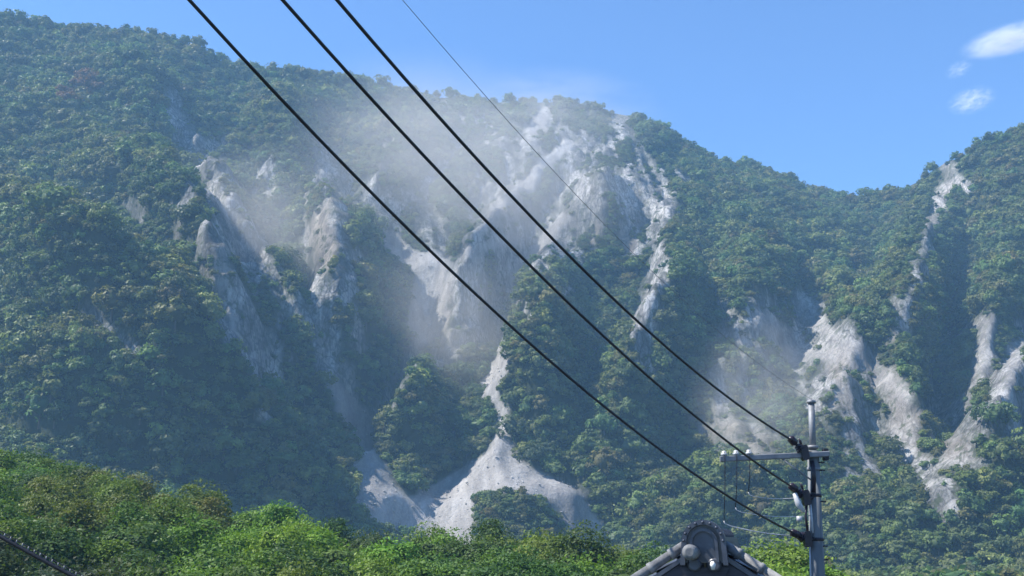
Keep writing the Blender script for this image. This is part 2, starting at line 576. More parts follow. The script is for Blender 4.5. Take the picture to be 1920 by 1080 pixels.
    scree = lines([([(1430, 600), (1500, 665), (1545, 660)], 18, 0.5), ([(1508, 570), (1570, 630), (1640, 680), (1705, 735)], 16, 0.42), ([(1852, 610), (1838, 710)], 13, 0.42),
                   ([(1905, 650), (1885, 740), (1915, 805)], 14, 0.4), ([(625, 720), (655, 770)], 14, 0.9),
                   ([(735, 450), (770, 485), (805, 500)], 20, 1), ([(812, 500), (800, 560), (792, 615)], 30, 1), ([(1020, 215), (1000, 240)], 12, 1),
                   ([(945, 685), (915, 730)], 22, 1), ([(925, 735), (948, 760), (940, 840)], 17, 1), ([(650, 765), (690, 820), (685, 870)], 22, 1),
                   ([(690, 850), (720, 930)], 24, 1), ([(430, 590), (440, 620)], 9, 1), ([(880, 470), (960, 450)], 11, 0.8), ([(900, 430), (1000, 330), (1060, 270)], 10, 0.8),
                   ([(960, 520), (1060, 400)], 9, 0.7), ([(1780, 940), (1785, 965)], 9, 1)], 0.5, 8)
    scree = np.maximum(scree, polys([
        ([(925, 825), (955, 830), (1000, 880), (1060, 905), (1080, 915), (1145, 1000), (1160, 1090), (800, 1090), (790, 985), (750, 945), (850, 885), (905, 855)], 1),
        ([(685, 860), (715, 885), (778, 940), (800, 1010), (700, 985), (660, 940)], 1)], 5, 7))
    streak = lines([
        ([(330, 200), (360, 270), (400, 350), (450, 430), (490, 470), (520, 540), (580, 600), (610, 680), (655, 775)], 15, 0.9),
        ([(400, 480), (420, 560), (440, 610), (480, 660), (500, 700)], 17, 1), ([(600, 310), (645, 350), (610, 430), (590, 520), (600, 610)], 17, 0.9),
        ([(690, 340), (745, 455)], 15, 0.8), ([(1000, 240), (960, 320), (920, 400), (880, 470), (830, 540), (815, 630)], 17, 0.9),
        ([(1080, 280), (1040, 370), (980, 440), (950, 520), (935, 600), (945, 690)], 17, 0.9), ([(1110, 380), (1070, 430), (1050, 480)], 14, 0.9),
        ([(1120, 345), (1200, 325), (1255, 385)], 18, 0.9), ([(1240, 470), (1215, 540), (1200, 610), (1210, 690)], 16, 0.9),
        ([(1350, 565), (1400, 640), (1395, 740)], 12, 0.8), ([(1430, 595), (1500, 660), (1560, 650)], 17, 1),
        ([(1505, 565), (1560, 625), (1620, 660), (1700, 735)], 20, 1), ([(1560, 650), (1530, 750)], 14, 0.9), ([(1590, 660), (1560, 770)], 11, 0.8),
        ([(1600, 740), (1660, 800), (1720, 860), (1765, 935)], 14, 0.9), ([(1780, 320), (1750, 420), (1700, 590), (1660, 650)], 13, 0.8),
        ([(1855, 610), (1835, 710)], 16, 1), ([(1905, 650), (1880, 740), (1915, 810)], 18, 1), ([(1810, 790), (1770, 870), (1782, 960)], 13, 0.8),
        ([(760, 480), (810, 520), (790, 620), (760, 700), (700, 790), (690, 850)], 14, 0.8), ([(640, 500), (655, 570)], 12, 0.8),
    ], 0.35, 9)
    isle = polys([([(895, 935), (950, 915), (1035, 940), (1075, 1010), (1000, 1040), (885, 1010)], 1)], 7, 9)
    scree = scree * (1 - isle)
    ochre = np.clip(lines([([(590, 380), (610, 480)], 30, 0.8), ([(420, 480), (400, 540)], 30, 0.6), ([(1120, 440), (1170, 445)], 24, 0.9), ([(1570, 660), (1590, 740)], 26, 0.9),
                           ([(1690, 640), (1680, 720), (1720, 800), (1790, 840)], 40, 0.9), ([(820, 540), (815, 620)], 22, 0.7), ([(940, 690), (950, 760)], 12, 0.7),
                           ([(950, 910), (1040, 950)], 30, 0.9), ([(300, 400), (330, 440)], 40, 0.7), ([(1340, 800), (1420, 830)], 40, 0.6), ([(1780, 330), (1760, 420)], 26, 0.6)], 0.3)
                    + 0.25 * smooth(0.1, 0.6, wz), 0, 1)
    # broken streaks down the fall line around the slides
    sl = s * 560 + 0 * X
    st = fbm((P[..., 0] + 6 * wob) / 9, sl / 46, 0 * sl, 4, 61, 0.6) + 0.35 * fbm(P[..., 0] / 30, P[..., 1] / 40, P[..., 2] / 30, 3, 63)
    zone = polys([([(300, 190), (420, 240), (600, 240), (900, 190), (1180, 210), (1290, 330), (1260, 520), (1200, 640), (940, 700), (620, 640), (520, 700), (400, 600), (340, 400)], 1.0),
                  ([(1380, 560), (1520, 540), (1700, 620), (1860, 580), (1960, 600), (1960, 800), (1840, 860), (1780, 960), (1600, 900), (1350, 860), (1320, 760)], 1.0),
                  ([(1740, 300), (1810, 320), (1740, 480), (1690, 640), (1640, 640)], 0.8)], 40, 20)
    rock = np.maximum(rock, zone * smooth(0.10, 0.24, st) * 0.95)
    rock = np.maximum(rock, streak)
    loose = rock.copy()                               # ground stripped by the slides, before plants took hold again
    gap = fbm((P[..., 0] + 7 * wob) / 8.5, sl / 44, 0 * sl, 4, 67, 0.62)
    rock = rock * (1 - 0.9 * smooth(0.02, 0.22, gap) * (1 - scree) * (1 - 0.8 * streak))
    ochre = ochre * (1 - 0.4 * smooth(1400, 1500, u))
    # ---- crags on the bare rock, ribs down the fall line
    q = 1 - 2 * np.abs(vnoise(P[..., 0] / 11, P[..., 1] / 34, P[..., 2] / 30, 5))
    q = q + 0.5 * (1 - 2 * np.abs(vnoise(P[..., 0] / 5.5, P[..., 1] / 14, P[..., 2] / 12, 9)))
    crag = (0.5 * rock + 0.5 * loose) * (1 - scree) * (q * 3.4 + fbm(P[..., 0] / 9, P[..., 1] / 9, P[..., 2] / 9, 4, 31, 0.65) * 5.0 - 3.4) * edge
    flow = scree * (fbm(P[..., 0] / 6, P[..., 1] / 30, P[..., 2] / 30, 3, 41) * 0.9)
    P = P + nrm * (crag + flow)[..., None]
    # ---- the far side of the ridge falls away
    rows = [P]
    top = P[-1]
    for k in range(1, 14):
        r = top.copy()
        r[:, 1] += k * 30
        r[:, 2] = np.maximum(top[:, 2] - 0.6 * k * 30 * min(1, 0.35 + k * 0.1), FOOT_Z)
        rows.append(r[None])
    G = np.concatenate(rows, 0)
    nr, nc = G.shape[:2]
    idx = np.arange(nr * nc).reshape(nr, nc)
    faces = np.stack([idx[:-1, :-1], idx[:-1, 1:], idx[1:, 1:], idx[1:, :-1]], -1).reshape(-1, 4)
    me = np_mesh('mountain', G.reshape(-1, 3), faces, True)
    for nm, val in (('rock', rock), ('scree', scree), ('ochre', ochre)):
        full = np.zeros((nr, nc), np.float32)
        full[:nS] = val
        a = me.attributes.new(nm, 'FLOAT', 'POINT')
        a.data.foreach_set('value', full.ravel())
    o = obj('mountain', me, M_MOUNT)
    tag(o, 'steep wooded mountain face scarred by rockfalls and pale scree', kind='structure')
    bare = np.zeros((nr, nc))
    bare[:nS] = np.maximum(rock, scree)
    sc = np.zeros((nr, nc))
    sc[:nS] = scree
    il = np.zeros((nr, nc))
    il[:nS] = isle
    lo = np.zeros((nr, nc))
    lo[:nS] = loose
    return G, bare, sc, il, lo


G, BARE, SCREE, ISLE, LOOSE = build_mountain()

# ------------------------------------------------------------------ the valley ground and the near wooded rise
CAN_TOP = [(-400, 790), (0, 824), (60, 848), (200, 880), (330, 905), (420, 942), (480, 945), (560, 955), (640, 985), (700, 1000), (800, 1004),
           (900, 995), (1000, 1000), (1100, 1008), (1200, 1012), (1280, 1030), (1400, 1010), (1480, 1022), (1560, 1070), (1640, 1180), (1920, 1300), (2400, 1350)]
CAN_D = [(-400, 120), (0, 120), (400, 108), (700, 95), (1100, 88), (1500, 72), (2400, 70)]
cu = np.array([q[0] for q in CAN_TOP], float)
cdist = np.interp(cu, [q[0] for q in CAN_D], [q[1] for q in CAN_D])
cpts = np.array([tuple(at(u, v, d)) for (u, v), d in zip(CAN_TOP, cdist)])
ct = cpts[:, 0] / cpts[:, 1]


def canopy(x, y):
    """height of the tree tops on the near rise"""
    t = x / np.maximum(y, 1)
    Yb = np.interp(t, ct, cpts[:, 1])
    Zb = np.interp(t, ct, cpts[:, 2])
    k = (y - 40) / (Yb - 40)
    return -4.2 + (Zb + 4.2) * np.clip(k, 0, 1.0), k


def ground_z(x, y):
    x, y = np.asarray(x, float), np.asarray(y, float)
    c, k = canopy(x, y)
    rise = c - 6.3
    z = -15.0 + (rise + 15.0) * smooth(0.0, 0.25, k) * (1 - smooth(1.04, 1.45, k))
    near = smooth(34, 46, np.hypot(x, y))
    z = near * z + (1 - near) * -8.5
    r = np.hypot(x, y)
    z = z + (-1.6 - z) * (1 - smooth(2.5, 9, r))
    return z + fbm(x / 9, y / 9, 0 * x, 2, 51) * 0.25 * smooth(3, 30, r)


def build_ground():
    a = np.concatenate([-np.geomspace(6500, 160, 26), np.arange(-150, 151, 3.0), np.geomspace(160, 6500, 26)])
    b = np.concatenate([-np.geomspace(6500, 60, 22), np.arange(-54, 200, 3.0), np.geomspace(206, 9000, 30)])
    x, y = np.meshgrid(a, b)
    P = np.stack([x, y, ground_z(x, y)], -1)
    nr, nc = x.shape
    idx = np.arange(nr * nc).reshape(nr, nc)
    f = np.stack([idx[:-1, :-1], idx[:-1, 1:], idx[1:, 1:], idx[1:, :-1]], -1).reshape(-1, 4)
    o = obj('ground', np_mesh('ground', P.reshape(-1, 3), f, True), M_SOIL)
    tag(o, 'valley floor under the trees and the house', kind='structure')


build_ground()

# ------------------------------------------------------------------ trees
def crown_mesh(name, R, H, nclump, nleaf, leaf, seed, cone=0.0, core=0.72, droop=0.0):
    """a crown of leaf clumps spread over and through an uneven dome; origin at its foot"""
    r = np.random.default_rng(seed)
    vs, fs, lv = [], [], []
    base = 0.18 * H
    # clump centres
    ph = r.uniform(0, 2 * np.pi, nclump)
    cz = r.uniform(-0.45, 1.0, nclump)
    rad = r.uniform(0.45, 1.18, nclump) ** 0.6
    lob = 1 + 0.22 * np.sin(ph * 2 + r.uniform(0, 6)) + 0.16 * np.sin(ph * 3 + r.uniform(0, 6))
    sr = np.sqrt(np.clip(1 - cz * cz, 0, 1)) * (1 - cone * np.clip(cz, 0, 1) * 0.5)
    hz = (H - base) / 1.5
    cx = R * 0.80 * rad * sr * lob * np.cos(ph)
    cy = R * 0.80 * rad * sr * lob * np.sin(ph)
    czz = base + (cz * rad + 0.45) / 1.45 * (H - base) * 0.86
    cr = R * np.where(r.uniform(size=nclump) < 0.5, r.uniform(0.12, 0.22, nclump), r.uniform(0.22, 0.36, nclump))
    mid = np.array([0, 0, base + (H - base) * 0.35])
    per = nleaf // nclump
    for i in range(nclump):
        c = np.array([cx[i], cy[i], czz[i]])
        out = c - mid
        out = out / (np.linalg.norm(out) + 1e-6)
        d = r.normal(size=(per, 3)) + out * 0.75 + np.array([0, 0, 0.35])
        d /= np.linalg.norm(d, axis=1)[:, None]
        p = c + d * cr[i] * r.uniform(0.75, 1.1, (per, 1)) * np.array([1.15, 1.15, 0.8])
        n = d * 0.8 + out * 0.5 + r.normal(size=(per, 3)) * 0.45 + np.array([0, 0, 0.25])
        n /= np.linalg.norm(n, axis=1)[:, None]
        t = np.cross(n, r.normal(size=(per, 3)))
        t /= np.linalg.norm(t, axis=1)[:, None]
        b = np.cross(n, t)
        L = leaf * r.uniform(0.65, 1.35, (per, 1))
        q = np.stack([p - t * L, p + b * L * 0.55 - n * L * 0.12, p + t * L - n * L * droop, p - b * L * 0.55 - n * L * 0.12], 1)
        o = sum(len(k) for k in vs)
        vs.append(q.reshape(-1, 3))
        fs.append(np.arange(per * 4).reshape(-1, 4) + o)
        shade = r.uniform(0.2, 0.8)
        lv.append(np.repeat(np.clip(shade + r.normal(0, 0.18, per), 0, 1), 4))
    # loose sprigs that break the outline
    m = nleaf // 7
    d = r.normal(size=(m, 3)) + np.array([0, 0, 0.5])
    d /= np.linalg.norm(d, axis=1)[:, None]
    w = r.uniform(0.75, 1.16, (m, 1))
    p = d * w * np.array([R * 0.95, R * 0.95, (H - base) * 0.6]) + mid + np.array([0, 0, 0.02 * H])
    n = d * 0.5 + r.normal(size=(m, 3)) * 0.6 + np.array([0, 0, 0.3])
    n /= np.linalg.norm(n, axis=1)[:, None]
    t = np.cross(n, r.normal(size=(m, 3)))
    t /= np.linalg.norm(t, axis=1)[:, None]
    b = np.cross(n, t)
    L = leaf * r.uniform(0.6, 1.2, (m, 1))
    q = np.stack([p - t * L, p + b * L * 0.5, p + t * L - n * L * droop, p - b * L * 0.5], 1)
    o = sum(len(k) for k in vs)
    vs.append(q.reshape(-1, 3))
    fs.append(np.arange(m * 4).reshape(-1, 4) + o)
    lv.append(np.repeat(r.uniform(0.2, 0.9, m), 4))
    if core:
        # dense inner twigs and leaves that close the crown
        ns, nt_ = 10, 7
        o = sum(len(k) for k in vs)
        ring = []
        for j in range(nt_):
            th = math.pi * (j + 0.5) / nt_
            for k in range(ns):
                a = 2 * math.pi * k / ns
                w = core * (1 + r.uniform(-0.16, 0.16))
                ring.append((R * 0.8 * w * math.sin(th) * math.cos(a), R * 0.8 * w * math.sin(th) * math.sin(a),
                             base + (H - base) * (0.42 + 0.44 * w * math.cos(th))))
        vs.append(np.array(ring))
        fs.append(np.array([(o + j * ns + k, o + (j + 1) * ns + k, o + (j + 1) * ns + (k + 1) % ns, o + j * ns + (k + 1) % ns) for j in range(nt_ - 1) for k in range(ns)]))
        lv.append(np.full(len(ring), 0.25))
    me = np_mesh(name, np.concatenate(vs), np.concatenate(fs))
    a = me.attributes.new('leafvar', 'FLOAT', 'POINT')
    a.data.foreach_set('value', np.concatenate(lv).astype(np.float32))
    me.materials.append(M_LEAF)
    return me


def trunk_mesh(name, R, H, seed):
    r = random.Random(seed)
    mb = MB()
    lean = Vector((r.uniform(-.12, .12), r.uniform(-.12, .12), 0))
    top = H * 0.72
    pts = [Vector((0, 0, -1.2)), Vector((0, 0, 0)), lean * top * 0.5 + Vector((0, 0, top * .5)), lean * top + Vector((0, 0, top))]
    r0 = 0.028 * H + 0.05
    mb.tube(pts, [r0 * 1.3, r0, r0 * .7, r0 * .2], 7)
    for k in range(5):
        z = top * (0.35 + 0.11 * k)
        a = k * 2.4 + r.uniform(-.4, .4)
        p = lean * z + Vector((0, 0, z))
        e = p + Vector((math.cos(a) * R * .62, math.sin(a) * R * .62, R * .45))
        mb.tube([p, p.lerp(e, .5) + Vector((0, 0, .1 * R)), e], [r0 * .45, r0 * .3, r0 * .1], 5)
    me = bpy.data.meshes.new(name)
    me.from_pydata([tuple(v) for v in mb.v], [], mb.f)
    me.materials.append(M_BARK)
    return me


FAR = [(crown_mesh('crown', *a), trunk_mesh('trunk', a[0], a[1], 90 + i)) for i, a in enumerate([
    (4.2, 6.6, 16, 560, 0.62, 1), (4.6, 5.8, 20, 620, 0.62, 2), (3.6, 7.4, 14, 520, 0.58, 3, 0.5), (5.0, 7.2, 24, 720, 0.64, 4), (3.9, 5.6, 12, 500, 0.6, 5), (4.4, 8.0, 18, 640, 0.6, 6, 0.3)])]
NEAR = [(crown_mesh('crown', *a), trunk_mesh('trunk', a[0], a[1], 190 + i)) for i, a in enumerate([
    (3.0, 6.6, 70, 13000, 0.135, 11, 0.0, 0.62, 0.3), (2.6, 7.2, 60, 12000, 0.125, 12, 0.35, 0.56, 0.4), (3.3, 6.2, 80, 14000, 0.14, 13, 0.0, 0.62, 0.3),
    (2.4, 6.8, 54, 11000, 0.12, 14, 0.5, 0.54, 0.5), (2.9, 6.4, 50, 12000, 0.15, 15, 0.1, 0.6, 0.2)])]


def make_tree(proto, name, loc, scale, rz, tint, label, group, cat='tree', sink=0.0):
    t = empty(name, loc, rz)
    t.scale = scale
    tag(t, label, cat, group)
    tr = obj('trunk', proto[1], None, t)
    cr = obj('crown', proto[0], None, t)
    cr['tint'] = [float(q) for q in tint]
    return t


TINTS = np.array([2.0, 1.68, 1.6]) * np.array([(0.040, 0.072, 0.030), (0.050, 0.080, 0.030), (0.060, 0.085, 0.034), (0.035, 0.060, 0.030), (0.075, 0.095, 0.035), (0.055, 0.070, 0.030)])


# near thicket on the rise in front
def near_trees():
    placed = []
    r = random.Random(21)
    tries = 0
    while len(placed) < 122 and tries < 9000:
        tries += 1
        t = r.uniform(-0.47, 0.31)
        Yb = float(np.interp(t, ct, cpts[:, 1]))
        y = r.uniform(46, Yb + 3)
        x = t * y
        c, k = canopy(np.array(x), np.array(y))
        u, v = sight(np.array([x, y, float(c)]))
        if v > 1120 or u < -60 or u > 1640:
            continue
        if any((x - a) ** 2 + (y - b) ** 2 < (2.8 if y < 70 else 3.4) ** 2 for a, b, *_ in placed):
            continue
        placed.append((x, y, float(c), float(u), float(v)))
    placed.sort(key=lambda q: q[3])
    lime_u = [(430, 520), (640, 720)]
    for x, y, c, u, v in placed:
        z = float(ground_z(x, y))
        lime = (400 < u < 600 and v < 1010) or (640 < u < 800 and v > 1020) or (1380 < u < 1540)
        olive = (40 < u < 420 and 880 < v < 985)
        pi = r.randrange(5)
        if lime:
            tint, pi = (0.125, 0.20, 0.035), r.choice([0, 2, 4])
            word = 'lime green rounded'
        elif olive:
            tint = r.choice([(0.10, 0.13, 0.038), (0.088, 0.125, 0.036), (0.115, 0.135, 0.042)])
            word = 'olive yellow twiggy'
            pi = r.choice([1, 3])
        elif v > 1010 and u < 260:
            tint = (0.045, 0.062, 0.03)  # darker tint paints in the shade of the bottom left corner
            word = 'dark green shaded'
        else:
            tint = r.choice([(0.065, 0.11, 0.034), (0.092, 0.145, 0.036), (0.058, 0.10, 0.033), (0.10, 0.16, 0.036), (0.05, 0.088, 0.032)])
            word = 'mid green leafy' if tint[0] < 0.09 else 'light green leafy'
        where = ('at the left edge' if u < 220 else 'left of the scree fans' if u < 660 else 'below the left scree chute' if u < 860 else
                 'below the large scree fan' if u < 1160 else 'beside the tiled roof' if u < 1340 else 'between roof and utility pole')
        row = 'along the top of' if y > 0.8 * float(np.interp(x / y, ct, cpts[:, 1])) else 'low in'
        h = max(0.75, min(1.25, (c - z) / 6.6)) * r.uniform(0.9, 1.12)
        w = r.uniform(0.85, 1.2)
        make_tree(NEAR[pi], 'broadleaf_tree', (x, y, z), (w, w, h), r.uniform(0, 6.28), [1.04 * q * r.uniform(0.88, 1.12) for q in tint],
                  f'{word} tree {row} the foreground thicket {where}', f'{word} foreground trees {row} the thicket {where}')


near_trees()


def forest():
    """all woods on the mountain: the largest in view are trees of their own, the rest one mass"""
    nr, nc = G.shape[:2]
    P = G.reshape(-1, 3)
    bare, sc, il = BARE.ravel(), SCREE.ravel(), ISLE.ravel()
    # valley floor between the rise and the mountain foot
    gx, gy = rng.uniform(-330, 330, 26000), rng.uniform(235, 430, 26000)
    keep = (np.abs(gx) < 0.55 * gy) & ~((gx > -70) & (gx < 45) & (gy > 340))
    gx, gy = gx[keep], gy[keep]
    V = np.stack([gx, gy, ground_z(gx, gy)], -1)
    allP = np.concatenate([P, V])
    allB = np.concatenate([bare, np.zeros(len(V))])
    allS = np.concatenate([sc, np.zeros(len(V))])
    allL = np.concatenate([LOOSE.ravel(), np.zeros(len(V))])
    allI = np.concatenate([il, np.zeros(len(V))])
    front = np.concatenate([np.repeat(np.arange(nr) < 262, nc), np.ones(len(V), bool)])
    u, v = sight(allP)
    ok = front & (u > -500) & (u < 2420) & (v < 1350)
    dens = fbm(allP[:, 0] / 30, allP[:, 1] / 30, allP[:, 2] / 30, 3, 77)
    # young, low growth just below the slides
    ras = np.zeros((280, 490))
    iu, iv = np.clip((u / 4).astype(int), 0, 489), np.clip((v / 4).astype(int), 0, 279)
    np.maximum.at(ras, (iv, iu), np.maximum(allS, (allB > 0.5) * 0.6) * front)
    below = np.maximum.reduce([ras[np.clip(iv - k, 0, 279), iu] for k in (1, 3, 5, 7)])
    prob = np.where(allB > 0.4, 0.03, np.where(allB > 0.15, 0.15, 1.0)) * np.where(allS > 0.3, 0.006, 1.0)
    prob = np.where(allI > 0.5, 1.0 - 0.9 * (allB > 0.5), prob)
    ok &= rng.uniform(size=len(allP)) < prob
    order = rng.permutation(np.nonzero(ok)[0])
    size = 0.88 * np.clip(1.0 + 0.36 * rng.normal(size=len(allP)) + 0.2 * dens, 0.42, 2.0)
    size = np.where(allB > 0.08, size * 0.55, size)
    size = np.where(allL > 0.3, np.minimum(size, 0.36 + 0.12 * rng.uniform(size=len(allP))), size)
    size = np.where((below > 0.5) & (allB < 0.3), np.minimum(size, 0.62), size)
    size = np.where(allI > 0.5, 0.5, size)
    cell = {}
    out = []
    cs = 5.0
    for i in order:
        p = allP[i]
        k = (int(p[0] // cs), int(p[1] // cs), int(p[2] // cs))
        rad = 4.1 * size[i]
        hit = False
        for a in (-1, 0, 1):
            for b in (-1, 0, 1):
                for c in (-1, 0, 1):
                    for (q, rq) in cell.get((k[0] + a, k[1] + b, k[2] + c), ()):
                        if (q[0] - p[0]) ** 2 + (q[1] - p[1]) ** 2 + (q[2] - p[2]) ** 2 < ((rad + rq) * 0.56) ** 2:
                            hit = True
                            break
                    if hit:
                        break
                if hit:
                    break
            if hit:
                break
        if hit:
            continue
        cell.setdefault(k, []).append((p, rad))
        out.append(i)
    out = np.array(out)
    pts, sz = allP[out], size[out]
    uu, vv = sight(pts)
    n = len(out)
    tone = fbm(pts[:, 0] / 40, pts[:, 1] / 40, pts[:, 2] / 40, 3, 88) * 2.2 + rng.normal(0, 1.0, n)
    ti = np.clip(np.round((tone + 2.2) / 4.4 * 5), 0, 5).astype(int)
    order_t = np.array([3, 0, 1, 2, 5, 4])
    tint = TINTS[order_t[ti]] * rng.uniform(0.7, 1.4, (n, 1)) * rng.uniform(0.88, 1.14, (n, 3))
    red = (np.hypot(uu - 165, vv - 165) < 22) | (np.hypot(uu - 120, vv - 190) < 16)
    tint[red] = (0.15, 0.085, 0.05)
    pick = rng.integers(0, 6, n)
    rot = rng.uniform(0, 6.28, n)
    sxy = sz * rng.uniform(0.85, 1.2, n)
    sz_z = sz * rng.uniform(0.8, 1.15, n)
    # the largest in view become trees of their own
    line = np.interp(uu, [q[0] for q in CAN_TOP], [q[1] for q in CAN_TOP])
    vis = (uu > 5) & (uu < 1915) & (vv < np.minimum(line - 14, 1075)) & (vv > 500)
    show = np.where(vis, sz / pts[:, 1], 0)
    big = np.argsort(-show)[:178]
    isbig = np.zeros(n, bool)
    isbig[big] = True
    for i in sorted(big, key=lambda j: uu[j]):
        g = ('dark green', 'deep green', 'mid green', 'olive green', 'olive green', 'pale green')[ti[i]]
        where = ('the left mountain spur' if uu[i] < 420 else 'the spur foot left of the scree' if uu[i] < 760 else
                 'the mountain foot behind the utility pole' if uu[i] < 1640 else 'the right mountain foot')
        s_ = 'small' if sz[i] < 1.2 else 'large'
        frac = vv[i] - line[i]
        where = ('low on ' if frac > -70 else 'high on ' if frac < -170 else 'midway up ') + where
        make_tree(FAR[pick[i]], 'forest_tree', pts[i] + np.array([0, 0, -0.4]), (sxy[i], sxy[i], sz_z[i]), rot[i], tint[i],
                  f'{s_} {g} tree {where}', f'{s_} {g} trees {where}')
    rest = ~isbig
    me = bpy.data.meshes.new('forest')
    m = int(rest.sum())
    me.vertices.add(m)
    me.vertices.foreach_set('co', (pts[rest] + np.array([0, 0, -0.6])).astype(np.float32).ravel())
    for nm, typ, key, val in (('tint', 'FLOAT_VECTOR', 'vector', tint[rest]), ('rot', 'FLOAT_VECTOR', 'vector', np.stack([0 * rot, 0 * rot, rot], -1)[rest]),
                              ('scl', 'FLOAT_VECTOR', 'vector', np.stack([sxy, sxy, sz_z], -1)[rest]), ('pick', 'INT', 'value', pick[rest].astype(np.int32))):
        a = me.attributes.new(nm, typ, 'POINT')
        a.data.foreach_set(key, np.ascontiguousarray(val, dtype=np.int32 if typ == 'INT' else np.float32).ravel())
    o = obj('forest', me)
    tag(o, 'dense evergreen forest covering the mountain slopes', kind='stuff')
    crowns = {}
    for q in C.objects:
        if q.name.startswith('crown') and q.data in [f[0] for f in FAR]:
            crowns.setdefault(q.data.name, q)
    scatter(o, list(crowns.values()))
    print('forest', n, 'points;', m, 'in the mass')


def scatter(o, sources, mat=None):
    ng = bpy.data.node_groups.new('scatter', 'GeometryNodeTree')
    ng.interface.new_socket('Geometry', in_out='INPUT', socket_type='NodeSocketGeometry')
    ng.interface.new_socket('Geometry', in_out='OUTPUT', socket_type='NodeSocketGeometry')
    gi, go = ng.nodes.new('NodeGroupInput'), ng.nodes.new('NodeGroupOutput')
    iop = ng.nodes.new('GeometryNodeInstanceOnPoints')
    join = ng.nodes.new('GeometryNodeJoinGeometry')
    for s in sources:
        oi = ng.nodes.new('GeometryNodeObjectInfo')
        oi.transform_space = 'ORIGINAL'
        oi.inputs['Object'].default_value = s
        oi.inputs['As Instance'].default_value = True
        ng.links.new(oi.outputs['Geometry'], join.inputs[0])
    ng.links.new(gi.outputs[0], iop.inputs['Points'])
    ng.links.new(join.outputs[0], iop.inputs['Instance'])
    iop.inputs['Pick Instance'].default_value = True
    for nm, typ, sock in (('pick', 'INT', 'Instance Index'), ('rot', 'FLOAT_VECTOR', 'Rotation'), ('scl', 'FLOAT_VECTOR', 'Scale')):
        a = ng.nodes.new('GeometryNodeInputNamedAttribute')
        a.data_type = typ
        a.inputs[0].default_value = nm
        ng.links.new(a.outputs[0], iop.inputs[sock])
    ng.links.new(iop.outputs[0], go.inputs[0])
    md = o.modifiers.new('scatter', 'NODES')
    md.node_group = ng


forest()


# loose rubble on the scree, far too many stones to count
def rubble():
    P, s = G.reshape(-1, 3), SCREE.ravel()
    cand = np.nonzero(s > 0.6)[0]
    n = 3200
    i = rng.choice(cand, n)
    p = P[i] + rng.normal(0, 0.9, (n, 3)) * np.array([1, 0.4, 0.0])
    r = 0.14 + 0.6 * rng.uniform(size=n) ** 8
    base = np.array([(1, 0, 0), (-1, 0, 0), (0, 1, 0), (0, -1, 0), (0, 0, 1), (0, 0, -1)], float)
    tri = np.array([(0, 2, 4), (2, 1, 4), (1, 3, 4), (3, 0, 4), (2, 0, 5), (1, 2, 5), (3, 1, 5), (0, 3, 5)])
    v = base[None] * rng.uniform(0.6, 1.25, (n, 6, 1)) + rng.normal(0, 0.2, (n, 6, 3))
    a = rng.uniform(0, 6.28, n)
    ca, sa = np.cos(a)[:, None], np.sin(a)[:, None]
    w = np.stack([v[..., 0] * ca - v[..., 1] * sa, v[..., 0] * sa + v[..., 1] * ca, v[..., 2] * 0.8], -1)
    w = w * r[:, None, None] + p[:, None]
    f = (tri[None] + (np.arange(n) * 6)[:, None, None]).reshape(-1, 3)
    o = obj('rubble', np_mesh('rubble', w.reshape(-1, 3), f), M_STONE)
    tag(o, 'loose pale boulders strewn over the scree', kind='stuff')


rubble()

# ------------------------------------------------------------------ utility pole
PY = 17.8


